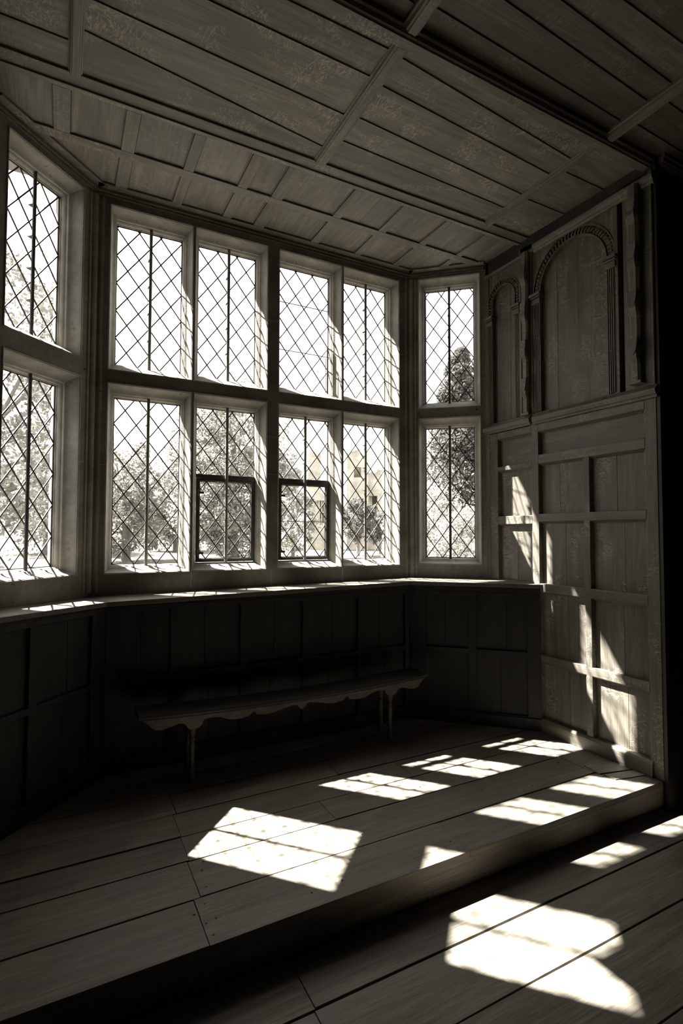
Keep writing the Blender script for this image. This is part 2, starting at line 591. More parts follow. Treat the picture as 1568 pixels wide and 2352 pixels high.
def window(fr, glass, upper, casement=False, bar=True, phase=0, extra=None):
    wcount[0] += 1
    a0, a1, z0, z1 = glass
    hole = (a0 - PAD, a1 + PAD, z0 - (0.075 if upper else 0.052), z1 + (0.058 if upper else 0.068))
    W = empty('window_%d' % wcount[0], fr.p((a0 + a1) / 2, z0, GD), kind='structure')
    inv = W.location.copy()

    def add(mb, name, mat, parent=None, **kw):
        mb.v = [tuple(Vector(v) - inv) for v in mb.v]
        return mb.build(name, mat, parent or W, **kw)
    add(surround(fr, hole, glass, upper), 'stone_surround', STONE, smooth=True)
    cz = 1.91
    if not casement:
        mb = MB()
        fr.box(mb, a0 - 0.002, a1 + 0.002, z0 - 0.002, z1 + 0.002, GD - 0.001, GD + 0.001)
        add(mb, 'glass_pane', GLASS)
        add(lattice(fr, (a0, a1, z0, z1), GD, phase=phase), 'lead_lattice', LEAD)
    else:
        mb = MB()
        fr.box(mb, a0 - 0.002, a1 + 0.002, cz + 0.03, z1 + 0.002, GD - 0.001, GD + 0.001)
        add(mb, 'glass_pane', GLASS)
        add(lattice(fr, (a0, a1, cz + 0.03, z1), GD, phase=phase), 'lead_lattice', LEAD)
        # hinged iron casement
        d0, d1 = GD - 0.03, GD + 0.006
        mb = MB()
        fr.box(mb, a0, a1, cz + 0.006, cz + 0.032, d0 + 0.004, d1)     # fixed iron transom
        ob = add(mb, 'iron_crossbar', IRON, bevel=0.003)
        c0, c1, k0, k1 = a0 + 0.004, a1 - 0.004, z0 + 0.004, cz + 0.004
        w = 0.024
        mb = MB()
        fr.box(mb, c0, c0 + w, k0, k1, d0, d1 - 0.004)
        fr.box(mb, c1 - w, c1, k0, k1, d0, d1 - 0.004)
        fr.box(mb, c0 + w, c1 - w, k0, k0 + w, d0, d1 - 0.004)
        fr.box(mb, c0 + w, c1 - w, k1 - w, k1, d0, d1 - 0.004)
        cs = add(mb, 'casement', IRON, bevel=0.003)
        mb = MB()
        fr.box(mb, c0 + w - .003, c1 - w + .003, k0 + w - .003, k1 - w + .003, GD - 0.012, GD - 0.010)
        add(mb, 'glass_pane', GLASS, cs)
        r = (c0 + w, c1 - w, k0 + w, k1 - w)
        add(lattice(fr, r, GD - 0.011, dw=(r[1] - r[0]) / 2.7, dh=0.196, phase=0.35), 'lead_lattice', LEAD, cs)
        mb = MB()
        mb.rod(fr.p(c0 + w, 1.592, GD - 0.017), fr.p(c1 - w, 1.592, GD - 0.017), 0.003)
        add(mb, 'tie_bar', IRON, cs)
        for hz in (1.345, 1.80):
            mb = MB()
            mb.rod(fr.p(c0 + 0.005, hz - 0.025, d0 - 0.006), fr.p(c0 + 0.005, hz + 0.025, d0 - 0.006), 0.008)
            fr.box(mb, c0 + 0.005, c0 + 0.055, hz - 0.008, hz + 0.008, d0 - 0.006, d0)
            add(mb, 'hinge', IRON, cs, bevel=0.001)
    am = (a0 + a1) / 2
    if bar:
        mb = MB()
        zt, zb = z1 + 0.012, z0 - (0.03 if upper else 0.01)
        mb.rod(fr.p(am, zb, GD - 0.042), fr.p(am, zt, GD - 0.042), 0.0115, 8)
        add(mb, 'upright_bar', IRON if fr is not BACK else BAR, smooth=True)
        mb = MB()
        z = z0 + 0.2
        while z < z1 - 0.1:
            fr.box(mb, am - 0.016, am + 0.011, z - 0.0018, z + 0.0018, GD - 0.046, GD - 0.003)
            z += 0.2
        add(mb, 'lead_ties', LEAD)
    if extra == 'bars':
        for z in (3.01, 3.41):
            mb = MB()
            mb.rod(fr.p(a0, z, GD - 0.012), fr.p(a1, z, GD - 0.012), 0.0035)
            add(mb, 'tie_bar', IRON)
        mb = MB()
        mb.rod(fr.p(a1 - 0.022, z0 + 0.0, GD - 0.03), fr.p(a1 - 0.022, z0 + 0.40, GD - 0.03), 0.004)
        mb.rod(fr.p(a1 - 0.038, z0 + 0.0, GD - 0.03), fr.p(a1 - 0.038, z0 + 0.30, GD - 0.03), 0.003)
        add(mb, 'window_stay', IRON)
    return W


for i, (a, b) in enumerate(back_lights):
    window(BACK, (a, b, ZUP[0], ZUP[1]), True, bar=(i != 2), phase=0, extra='bars' if i == 2 else None)
for i, (a, b) in enumerate(back_lights):
    window(BACK, (a, b, ZLOW[0], ZLOW[1]), False, casement=i in (1, 2), phase=0.33 if i in (1, 2) else 0)
window(LEFT, (0.162, 0.615, 2.72, 3.715), True)
window(LEFT, (0.162, 0.615, 1.277, 2.452), False)
window(RIGHT, (0.128, 0.562, 2.69, 3.735), True)
window(RIGHT, (0.128, 0.562, 1.277, 2.455), False)

# ------------------------------------------------------------------ floors and step
def planks(mb, rows, x0, x1, ztop, cuts, thick=0.03, gap=0.004, jit=0.0012):
    for i in range(len(rows) - 1):
        y0, y1 = rows[i], rows[i + 1]
        xs = [x0] + sorted(c for c in cuts(i) if x0 < c < x1) + [x1]
        for j in range(len(xs) - 1):
            g0, g1 = gap * R.uniform(.35, 1.0), gap * R.uniform(.35, 1.0)
            n = max(1, int((xs[j + 1] - xs[j]) / 0.35))
            a, b = xs[j] + 0.0012, xs[j + 1] - 0.0012
            t0, t1 = ztop + R.uniform(-jit, jit), ztop + R.uniform(-jit, jit)
            lo = [[], [], [], []]
            L = []
            for k in range(n + 1):
                x = a + (b - a) * k / n
                wob0, wob1 = R.uniform(-.0018, .0018), R.uniform(-.0018, .0018)
                L.append([(x, y0 + g0 + wob0, ztop - thick), (x, y1 - g1 + wob1, ztop - thick), (x, y1 - g1 + wob1, t1), (x, y0 + g0 + wob0, t0)])
            base = mb.loops(L)
            mb.f.append(tuple(base[0] + k for k in (3, 2, 1, 0)))
            mb.f.append(tuple(base[-1] + k for k in range(4)))


mb = MB()
rows = [1.972, 2.245, 2.515, 2.728, 2.96, 3.19, 3.42, 3.66]
cutsets = [[0.505, 1.735], [0.535, 2.98], [0.545, 1.30, 2.98], [0.55, 1.95], [0.57, 1.55], [0.3, 2.2], [1.1]]
planks(mb, rows, XL - 0.02, XR + 0.004, 0.0, lambda i: cutsets[i], gap=0.006, jit=0.0022)
floor = mb.build('floor', OAK_FLOOR, kind='structure', bevel=0.0015)
mb = MB()
mb.box(XL - 0.1, XR + 0.06, YS + 0.012, 3.95, -0.15, -0.031)
mb.build('joist_bed', OAK_BLACK, floor)
# small replaced boards by the right wall
mb = MB()
mb.hexa([(2.99, 2.215, -0.002), (3.238, 2.16, -0.002), (3.238, 2.285, -0.002), (3.0, 2.335, -0.002),
         (2.99, 2.215, 0.006), (3.238, 2.16, 0.004), (3.238, 2.285, 0.004), (3.0, 2.335, 0.008)])
mb.hexa([(3.01, 2.12, -0.002), (3.238, 2.07, -0.002), (3.238, 2.145, -0.002), (3.0, 2.195, -0.002),
         (3.01, 2.12, 0.003), (3.238, 2.07, 0.004), (3.238, 2.145, 0.004), (3.0, 2.195, 0.005)])
mb.build('patched_board', OAK_FLOOR, floor, bevel=0.001, label='short patched boards lying slightly proud of the platform')
# nail heads
mb = MB()
for (x, y) in [(0.53, 2.02), (0.52, 2.09), (0.56, 2.10), (0.54, 2.20), (0.49, 2.16), (0.57, 2.3), (0.58, 2.42), (0.6, 2.48), (1.7, 2.08), (2.2, 2.4), (1.35, 2.33), (0.95, 2.06), (1.9, 2.6), (2.5, 2.3), (1.1, 2.07), (2.9, 2.45)]:
    mb.lathe(x, y, [(0.0045, -0.003), (0.0045, 0.0025)], 8)
mb.build('nail_heads', IRON, floor)

mb = MB()
rows2 = [-3.0, -2.2, -1.4, -0.6, -0.05, 0.27, 0.55, 0.84, 1.14, 1.46, 1.727, 2.0]
cs2 = [[-1, 2], [0, 3], [-.5, 2.5], [0.6, 3.2], [1.5], [0.2, 2.8], [1.3, 3.6], [0.9, 2.4], [0.805, 4.4], [0.808, 3.9], [0.815, 5.0]]
planks(mb, rows2, -3.0, 6.0, STEP, lambda i: cs2[i], gap=0.006, jit=0.0022)
lf = mb.build('floor_lower', OAK_FLOOR, kind='structure', bevel=0.0015)
mb = MB()
mb.box(-3.1, 6.1, -3.1, 2.1, STEP - 0.2, STEP - 0.031)
mb.build('joist_bed', OAK_BLACK, lf)
mb = MB()
mb.box(XL - 0.3, XR + 0.05, YS, YS + 0.03, STEP - 0.01, -0.031)
mb.build('trim_1', OAK_FLOOR, kind='structure', bevel=0.002)     # riser of the step
# nosing below the edge of the platform boards
mb = MB()
mb.box(XL, XR, YS - 0.006, YS, -0.047, -0.031)
mb.build('trim_2', OAK_FLOOR, kind='structure', bevel=0.002)

# ------------------------------------------------------------------ dado: panelling below the sill, its shade put into the oak colour
def panelled(fr, s0, s1, z0, z1, stiles, rails, name, frame_mat, panel_mat, depth=0.022, th=0.03, seams=(), rail_mat=None, parent=None, kind='structure'):
    """stiles/rails: (lo,hi) intervals; face of the frame at d=0, boards at d=depth"""
    root = empty(name, fr.p((s0 + s1) / 2, z0), kind=kind) if parent is None else parent
    inv = root.location.copy()

    def add(mb, nm, mat, **kw):
        mb.v = [tuple(Vector(v) - inv) for v in mb.v]
        return mb.build(nm, mat, root, **kw)
    for a, b in stiles:
        mb = MB()
        fr.box(mb, a, b, z0, z1, 0, th)
        add(mb, 'stile', frame_mat, bevel=0.003)
    cells = []
    edges = [s0] + [v for a, b in stiles for v in (a, b)] + [s1]
    spans = [(edges[i], edges[i + 1]) for i in range(0, len(edges), 2) if edges[i + 1] - edges[i] > 0.01]
    for a, b in rails:
        mb = MB()
        for u, v in spans:
            fr.box(mb, u - 0.002, v + 0.002, a, b, -0.0005, th)
        add(mb, 'rail', rail_mat or frame_mat, bevel=0.003)
    redges = [v for a, b in rails for v in (a, b)]
    zsp = []
    prev = z0
    for a, b in rails:
        if a - prev > 0.02:
            zsp.append((prev, a))
        prev = b
    if z1 - prev > 0.02:
        zsp.append((prev, z1))
    for u, v in spans:
        for za, zb in zsp:
            mb = MB()
            fr.box(mb, u - .004, v + .004, za - .004, zb + .004, depth + 0.0125, depth + 0.016)
            cuts = [u] + ([u + (v - u) * R.uniform(0.38, 0.6)] if v - u > 0.28 else []) + [v]
            for k in range(len(cuts) - 1):
                fr.box(mb, cuts[k] + (0.0012 if k else -0.004), cuts[k + 1] - (0.0012 if k < len(cuts) - 2 else -0.004), za - 0.004, zb + 0.004, depth, depth + 0.012)
            add(mb, 'panel', panel_mat, bevel=0.0012)
    return root


DC0 = (0.25, 3.60)
DC1 = (2.531, 3.60)
DL = Fr(DC0, (XL, 2.96)).flip()
DB = Fr(DC0, DC1)
DR = Fr((XR, 2.885), DC1).flip()
ZS = 1.034                      # top of the dado framing
rl = [(0.0, 0.10), (0.55, 0.585), (1.0, ZS)]
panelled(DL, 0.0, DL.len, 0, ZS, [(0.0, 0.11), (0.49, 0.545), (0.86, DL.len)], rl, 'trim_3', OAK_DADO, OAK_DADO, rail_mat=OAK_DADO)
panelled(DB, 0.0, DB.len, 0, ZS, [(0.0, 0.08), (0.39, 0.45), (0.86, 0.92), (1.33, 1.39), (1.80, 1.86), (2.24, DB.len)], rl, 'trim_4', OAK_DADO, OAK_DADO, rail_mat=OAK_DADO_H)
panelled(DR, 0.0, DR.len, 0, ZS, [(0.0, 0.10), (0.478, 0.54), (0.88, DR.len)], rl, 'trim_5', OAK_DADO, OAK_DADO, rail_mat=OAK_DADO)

# sill board over the dado; it has settled a little towards the left
def zsill(x):
    return 1.068 + 0.040 * min(1, max(0, (x - 0.25) / 2.6)) + (0.02 * (0.25 - x) / 0.64 if x < 0.25 else 0)


mb = MB()
ov = 0.018
inner = [(XL, 2.96 - ov * 1.41), (DC0[0] + ov * .45, DC0[1] - ov), (DC1[0] - ov * .4, DC1[1] - ov), (XR, 2.885 - ov * 1.41)]
outer = [(XR, 3.47), (2.765, 3.905), (0.16, 3.905), (XL, 3.355)]
poly = inner + outer
quads = [(0, 1, 6, 7), (1, 2, 5, 6), (2, 3, 4, 5)]
for q in quads:
    pts = [poly[k] for k in q]
    mb.hexa([(x, y, zsill(x) - 0.03) for x, y in pts] + [(x, y, zsill(x)) for x, y in pts])
mb.build('trim_6', OAK_SILL, kind='structure', bevel=0.003)
mb = MB()
for fr in (DL, DB, DR):
    a, b = fr.p(0, 0, 0.002), fr.p(fr.len, 0, 0.002)
    c, d = fr.p(fr.len, 0, 0.02), fr.p(0, 0, 0.02)
    q = [a, b, c, d]
    mb.hexa([(x, y, ZS - .001) for x, y, _ in q] + [(x, y, zsill(x) - 0.03) for x, y, _ in q])
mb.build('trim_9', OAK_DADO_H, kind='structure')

# ------------------------------------------------------------------ right panelled wall
RW = Fr((XR, 0), (XR, 1)).flip()         # s = y
assert RW.N.x > 0
wr = empty('wall_right', (XR, 2.5, 0), kind='structure')
inv_r = wr.location.copy()


def radd(mb, nm, mat, parent=None, **kw):
    mb.v = [tuple(Vector(v) - inv_r) for v in mb.v]
    return mb.build(nm, mat, parent or wr, **kw)


DEP = 0.034
TH = 0.05
ZCOR = 2.345
# carcass behind everything
mb = MB()
RW.box(mb, 1.966, 3.60, STEP, 4.05, DEP + 0.014, 0.4)
radd(mb, 'backing', OAK_BLACK)
# stiles
for a, b, z0, z1 in [(1.968, 2.045, 0, ZCOR), (2.892, 2.958, 1.10, ZCOR), (2.892, 2.93, 0, 1.10), (3.322, 3.412, 1.10, ZCOR), (3.412, 3.47, 1.10, 3.86), (2.447, 2.495, 0.10, 2.035)]:
    mb = MB()
    RW.box(mb, a, b, z0, z1, 0, TH)
    radd(mb, 'stile', OAK_WALL, bevel=0.004)
# rails
for z0, z1 in [(0.0, 0.10), (0.515, 0.575), (1.05, 1.115), (1.587, 1.648), (2.035, 2.105), (2.285, ZCOR)]:
    mb = MB()
    if z0 == 0:
        RW.box(mb, 2.045, 2.892, z0, z1, -0.004, TH)
    else:
        RW.box(mb, 2.044, 2.893, z0, z1, -0.0006, TH)
    radd(mb, 'rail', OAK_WALL_Y, bevel=0.004)
for z0, z1 in [(1.10, 1.118), (1.572, 1.64), (2.02, 2.055), (2.29, ZCOR)]:
    mb = MB()
    RW.box(mb, 2.957, 3.323, z0, z1, -0.0006, TH)
    radd(mb, 'rail', OAK_WALL_Y, bevel=0.004)


def rpanel(y0, y1, z0, z1, seams=(), mat=None, horiz=False):
    mb = MB()
    cuts = [y0 - .004] + list(seams) + [y1 + .004]
    for k in range(len(cuts) - 1):
        RW.box(mb, cuts[k] + (0.001 if k else 0), cuts[k + 1] - (0.001 if k < len(cuts) - 2 else 0), z0 - .004, z1 + .004, DEP + R.uniform(0, .001), DEP + 0.012)
    p = radd(mb, 'panel', mat or (OAK_WALL_Y if horiz else OAK_WALL), bevel=0.001)
    # scratch-moulded edges: bead against the top rail and the far stile
    mb = MB()
    b = 0.016
    mb.prism([(0, 0), (b, DEP), (0, DEP)], lambda u, v: RW.p(y0, z1 - u, v), lambda u, v: RW.p(y1, z1 - u, v))
    mb.prism([(0.0, 0.008), (0.008, 0.008), (0.014, DEP), (0.0, DEP)], lambda u, v: RW.p(y0 + u, z0, v), lambda u, v: RW.p(y0 + u, z1, v))
    mb.prism([(0, 0), (0.007, DEP), (0, DEP)], lambda u, v: RW.p(y1 - u, z0, v), lambda u, v: RW.p(y1 - u, z1, v))
    radd(mb, 'edge_moulding', OAK_WALL_Y, p)
    return p


zr = [(0.10, 0.515), (0.575, 1.05), (1.115, 1.587), (1.648, 2.035)]
sm1 = [2.66, 2.662, 2.676, 2.722]
sm2 = [2.21, 2.23, 2.214, 2.262]
for k, (z0, z1) in enumerate(zr):
    rpanel(2.495, 2.892, z0, z1, (sm1[k],))
    rpanel(2.045, 2.447, z0, z1, (sm2[k],))
rpanel(2.045, 2.892, 2.105, 2.285, horiz=True)
rpanel(2.958, 3.322, 1.118, 1.572, (3.14,))
rpanel(2.958, 3.322, 1.64, 2.02, (3.193,))
rpanel(2.958, 3.322, 2.055, 2.29, horiz=True)
# cornice between lower and upper panelling
for (a, b) in ((1.955, 2.925), (2.955, 3.47)):
    mb = MB()
    dz = 0.004 if a > 2.9 else 0
    prof = [(0.0, 2.345), (-0.012, 2.347), (-0.014, 2.36), (-0.026, 2.366), (-0.032, 2.382), (-0.034, 2.398), (-0.022, 2.404), (-0.012, 2.415), (0.0, 2.43), (0.03, 2.43), (0.03, 2.345)]
    mb.prism(prof, lambda d, z: RW.p(a, z + dz, d), lambda d, z: RW.p(b, z + dz, d))
    radd(mb, 'cornice', OAK_WALL_Y)
mb = MB()
RW.box(mb, 2.915, 2.965, 2.335, 2.425, -0.004, 0.03)
radd(mb, 'cornice_break', OAK_WALL_Y, bevel=0.004)
# upper panel ground
mb = MB()
for a, b in [(2.235, 2.722), (2.724, 2.93), (3.03, 3.192), (3.194, 3.44)]:
    RW.box(mb, a, b, 2.42, 3.80, DEP, DEP + 0.013)
radd(mb, 'arcade_panel', OAK_WALL, bevel=0.001)
# upper stiles
for a, b, d in [(1.966, 1.992, -0.004), (1.992, 2.168, 0.0), (2.205, 2.236, 0.0), (2.932, 3.045, 0.0), (3.043, 3.064, -0.006)]:
    mb = MB()
    RW.box(mb, a, b, 2.415, 3.80, d, TH)
    radd(mb, 'upper_stile', OAK_WALL, bevel=0.003)
mb = MB()
RW.box(mb, 2.236, 2.932, 2.415, 2.436, 0, TH)
RW.box(mb, 3.064, 3.44, 2.415, 2.436, 0, TH)
radd(mb, 'bottom_rail', OAK_WALL_Y, bevel=0.003)


def arch(yc, hw, band, zc, zspring, ztop, y0, y1, leaves):
    """round arch on fluted pilasters; yc centre, hw inner half width"""
    d = 0.006
    # pilasters
    for sg in (-1, 1):
        a = yc + sg * hw
        b = yc + sg * (hw + band)
        lo, hi = min(a, b), max(a, b)
        mb = MB()
        RW.box(mb, lo, hi, 2.436, zc, 0.014, DEP + 0.01)
        nf = 5
        w = (hi - lo) / nf
        for k in range(nf):
            c = lo + (k + .5) * w
            mb.prism([(-0.32 * w, 0.014), (-0.22 * w, 0.0), (0.22 * w, 0.0), (0.32 * w, 0.014)],
                     lambda u, v: RW.p(c + u, 2.44, v), lambda u, v: RW.p(c + u, zc, v))
        radd(mb, 'fluted_pilaster', OAK_WALL)
        mb = MB()
        RW.box(mb, lo - .004, hi + .004, zc, zc + 0.040, -0.012, DEP + .01)
        RW.box(mb, lo - .010, hi + .010, zc + 0.044, zc + 0.056, -0.020, DEP + .01)
        RW.box(mb, lo - .016, hi + .016, zc + 0.060, zc + 0.080, -0.030, DEP + .01)
        radd(mb, 'capital', OAK_WALL_Y, bevel=0.002)
    # archivolt ring
    z0 = zc + 0.08
    n = 28
    path = [(yc - hw, z0)] if zspring > z0 + .005 else []
    inner, outr = [], []
    if zspring > z0 + .005:
        inner.append((yc - hw, z0))
        outr.append((yc - hw - band, z0))
    for k in range(n + 1):
        t = math.pi - math.pi * k / n
        inner.append((yc + hw * math.cos(t), zspring + hw * math.sin(t)))
        outr.append((yc + (hw + band) * math.cos(t), zspring + (hw + band) * math.sin(t)))
    if zspring > z0 + .005:
        inner.append((yc + hw, z0))
        outr.append((yc + hw + band, z0))

    def strip(mb, A, B, d0, d1):
        for k in range(len(A) - 1):
            q = [A[k], A[k + 1], B[k + 1], B[k]]
            mb.hexa([RW.p(y, z, d0) for y, z in q] + [RW.p(y, z, d1) for y, z in q])
    lerp = lambda A, B, t: [(a[0] + (b[0] - a[0]) * t, a[1] + (b[1] - a[1]) * t) for a, b in zip(A, B)]
    mb = MB()
    strip(mb, inner, outr, 0.016, DEP + 0.01)
    ring = radd(mb, 'arch_band', OAK_WALL_Y)
    mb = MB()
    strip(mb, lerp(inner, outr, 0.0), lerp(inner, outr, 0.12), 0.002, 0.018)
    strip(mb, lerp(inner, outr, 0.88), lerp(inner, outr, 1.0), 0.002, 0.018)
    radd(mb, 'arch_fillet', OAK_WALL_Y, ring)
    # carved leaves / blocks along the band
    mb = MB()
    mid = lerp(inner, outr, 0.5)
    dist = [0]
    for k in range(len(mid) - 1):
        dist.append(dist[-1] + math.hypot(mid[k + 1][0] - mid[k][0], mid[k + 1][1] - mid[k][1]))
    for i in range(leaves):
        t = (i + .5) / leaves * dist[-1]
        k = max(j for j in range(len(dist)) if dist[j] <= t)
        k = min(k, len(mid) - 2)
        f = (t - dist[k]) / max(1e-6, dist[k + 1] - dist[k])
        y = mid[k][0] + (mid[k + 1][0] - mid[k][0]) * f
        z = mid[k][1] + (mid[k + 1][1] - mid[k][1]) * f
        ty, tz = mid[k + 1][0] - mid[k][0], mid[k + 1][1] - mid[k][1]
        L = math.hypot(ty, tz)
        ty, tz = ty / L, tz / L
        ny, nz = -tz, ty
        hl, hwid = dist[-1] / leaves * 0.33, band * 0.33
        sk = hl * 0.8
        q = [(-hl + sk, -hwid), (hl + sk, -hwid), (hl - sk, hwid), (-hl - sk, hwid)]
        P = [(y + ty * u + ny * v, z + tz * u + nz * v) for u, v in q]
        Q = [(y + (ty * u + ny * v) * .55, z + (tz * u + nz * v) * .55) for u, v in q]
        mb.hexa([RW.p(a, b, 0.017) for a, b in P] + [RW.p(a, b, 0.001) for a, b in Q])
    radd(mb, 'arch_carving', OAK_WALL_Y, ring)
    # spandrels
    mb = MB()
    yl, yr = y0, y1
    pts = outr
    for k in range(len(pts) - 1):
        a, b = pts[k], pts[k + 1]
        q = [a, b, (b[0], ztop), (a[0], ztop)]
        if abs(a[0] - b[0]) > 1e-5:
            mb.hexa([RW.p(y, z, 0.008) for y, z in q] + [RW.p(y, z, DEP + .01) for y, z in q])
    for a, b in ((yl, outr[0][0]), (outr[-1][0], yr)):
        if b - a > 0.004:
            RW.box(mb, a, b, z0, ztop, 0.008, DEP + .01)
    radd(mb, 'spandrel', OAK_WALL)


arch(2.575, 0.280, 0.072, 3.29, 3.372, 3.80, 2.236, 2.932, 34)
arch(3.245, 0.123, 0.058, 3.285, 3.47, 3.80, 3.064, 3.44, 26)


def herm(yc, hw, zb, zt, proj):
    """tapering carved pilaster with overlapping scales and notched flanks"""
    mb = MB()
    n = 90
    L = []
    for k in range(n + 1):
        t = k / n
        z = zb + (zt - zb) * t
        w = hw * (0.72 + 0.28 * t)
        cell = (z - zb) / 0.305
        fr_ = cell - math.floor(cell)
        bul = 0.0
        if 0.35 < fr_ < 0.72 and z > zb + .1:
            bul = 0.020 * math.sin((fr_ - 0.35) / 0.37 * math.pi)
        ser = 0.0014 * (k % 2)
        pj = proj * (0.8 + 0.2 * t) + bul
        L.append([RW.p(yc - w, z, 0.01), RW.p(yc - w - ser, z, -pj * .7), RW.p(yc - w * .55 - bul * .3, z, -pj), RW.p(yc + w * .55 + bul * .3, z, -pj), RW.p(yc + w + ser, z, -pj * .7), RW.p(yc + w, z, 0.01)])
    base = mb.loops(L)
    mb.f.append(tuple(base[0] + k for k in range(6)))
    mb.f.append(tuple(base[-1] + k for k in range(6)))
    h = radd(mb, 'carved_pilaster', OAK_WALL)
    mb = MB()
    for z in [zb + 0.305 * j + 0.12 for j in range(0, 4)]:
        if z + .12 > zt:
            continue
        pts = []
        for k in range(9):
            a = math.pi * k / 8
            pts.append((yc + hw * .8 * math.cos(a), z + 0.15 - 0.11 * math.sin(a)))
        mb.prism(pts, lambda y, zz: RW.p(y, zz, -proj * 1.05), lambda y, zz: RW.p(y, zz, -proj * 1.05 - 0.012))
    radd(mb, 'carved_scale', OAK_WALL, h, bevel=0.002)
    mb = MB()
    RW.box(mb, yc - hw, yc + hw, zb - 0.02, zb + 0.0, -proj * .95, 0.0)
    radd(mb, 'pilaster_base', OAK_WALL_Y, h, bevel=0.003)


herm(2.075, 0.042, 2.47, 3.74, 0.050)
herm(2.985, 0.034, 2.45, 3.74, 0.040)
# beading down the outer edge
mb = MB()
mb.rod(RW.p(1.972, 2.43, -0.004), RW.p(1.972, 3.74, -0.004), 0.008, 8)
radd(mb, 'edge_bead', OAK_WALL, smooth=True)
# crown moulding under the ceiling
mb = MB()
prof = [(0.0, 3.70), (-0.012, 3.702), (-0.018, 3.712), (-0.020, 3.722), (-0.030, 3.738), (-0.034, 3.752), (-0.034, 3.762), (0.0, 3.775)]
mb.prism(prof, lambda d, z: RW.p(1.95, z, d), lambda d, z: RW.p(2.90, z, d))
mb.build('trim_7', OAK_WALL_Y, kind='structure')
mb = MB()
prof = [(0.0, 3.722), (-0.014, 3.726), (-0.018, 3.738), (-0.010, 3.750), (0.0, 3.752)]
mb.prism(prof, lambda d, z: RW.p(2.90, z, d), lambda d, z: RW.p(3.45, z, d))
mb.build('trim_8', OAK_WALL_Y, kind='structure')
mb = MB()
RW.box(mb, 1.968, 3.45, 3.76, ZC + 0.01, 0.0, TH)
radd(mb, 'frieze_board', OAK_BLACK, bevel=0.002)
# skirting
mb = MB()
prof = [(0.0, 0.0), (-0.016, 0.0), (-0.016, 0.082), (-0.010, 0.092), (-0.004, 0.098), (0.0, 0.10)]
mb.prism(prof, lambda d, z: RW.p(2.03, z, d), lambda d, z: RW.p(2.885, z, d))
mb.build('baseboard_right', OAK_WALL_Y, kind='structure')
mb = MB()
DR.box(mb, 0.0, DR.len, 0.0, 0.092, -0.014, 0.0)
mb.build('baseboard_right_bay', OAK_DADO, kind='structure', bevel=0.004)
mb = MB()
DB.box(mb, 0.0, DB.len, 0.0, 0.092, -0.014, 0.0)
mb.build('baseboard_back', OAK_DADO_H, kind='structure', bevel=0.004)
mb = MB()
DL.box(mb, 0.0, DL.len, 0.0, 0.092, -0.014, 0.0)
mb.build('baseboard_left', OAK_DADO, kind='structure', bevel=0.004)

# ------------------------------------------------------------------ the remaining shell (left side of the bay, dark hall behind)
mb = MB()
mb.box(XL - 0.3, XL - 0.036, 1.96, 3.62, STEP, 4.05)
mb.build('wall_left', OAK_BLACK, kind='structure')
LW = Fr((XL, 0), (XL, 1))               # s = y, depth towards -x
panelled(LW, 1.96, 3.36, 0.0, 3.87, [(1.96, 2.04), (2.445, 2.495), (2.89, 2.96), (3.32, 3.36)], [(0.0, 0.10), (0.515, 0.575), (1.05, 1.115), (1.587, 1.648), (2.035, 2.105), (2.285, 2.40), (3.70, 3.87)], 'trim_10', OAK_WALL, OAK_WALL, rail_mat=OAK_WALL_Y)
mb = MB()
mb.box(XR + 0.003, 6.05, 1.945, 1.965, STEP - 0.1, 4.05)
mb.build('wall_hall_right', OAK_BLACK, kind='structure')
mb = MB()
mb.box(-3.05, XL - 0.003, 1.935, 1.957, STEP - 0.1, 4.05)
mb.build('wall_hall_left', PLASTER, kind='structure')
for nm, b in (('wall_east', (6.0, 6.2, -3.2, 2.3)), ('wall_west', (-3.2, -3.0, -3.2, 2.3)), ('wall_front', (-3.2, 6.2, -3.2, -3.0))):
    mb = MB()
    mb.box(b[0], b[1], b[2], b[3], STEP - 0.2, 4.05)
    mb.build(nm, PLASTER, kind='structure')

# ------------------------------------------------------------------ ceiling
ceil = empty('ceiling', (1.4, 2.5, ZC), kind='structure')
inv_c = ceil.location.copy()


def cadd(mb, nm, mat, parent=None, **kw):
    mb.v = [tuple(Vector(v) - inv_c) for v in mb.v]
    return mb.build(nm, mat, parent or ceil, **kw)


mb = MB()
mb.box(-3.2, 6.2, -3.2, 2.3, ZC + 0.05, ZC + 0.25)
mb.hexa([(x, y, z) for z in (ZC + 0.05, ZC + 0.25) for x, y in ((-0.75, 2.25), (3.7, 2.25), (3.7, 3.4), (2.95, 4.24))] )
mb.hexa([(x, y, z) for z in (ZC + 0.05, ZC + 0.25) for x, y in ((-0.75, 2.25), (2.95, 4.24), (0.0, 4.24), (-0.75, 3.5))])
cadd(mb, 'backing', OAK_BLACK)


def cboards(x0, x1, ys, z, tilt=0.0045, mat=None):
    """long feather-edged boards running along X, each lapping the next"""
    mb = MB()
    for k in range(len(ys) - 1):
        (a0, a1), (b0, b1) = ys[k], ys[k + 1]
        g = 0.003
        mb.hexa([(x0, a0 + g, z - tilt * .5), (x1, a1 + g, z - tilt * .5), (x1, b1, z + tilt), (x0, b0, z + tilt),
                 (x0, a0 + g, z + 0.03), (x1, a1 + g, z + 0.03), (x1, b1, z + 0.03), (x0, b0, z + 0.03)])
    return cadd(mb, 'ceiling_boards', mat or OAK_CEIL)


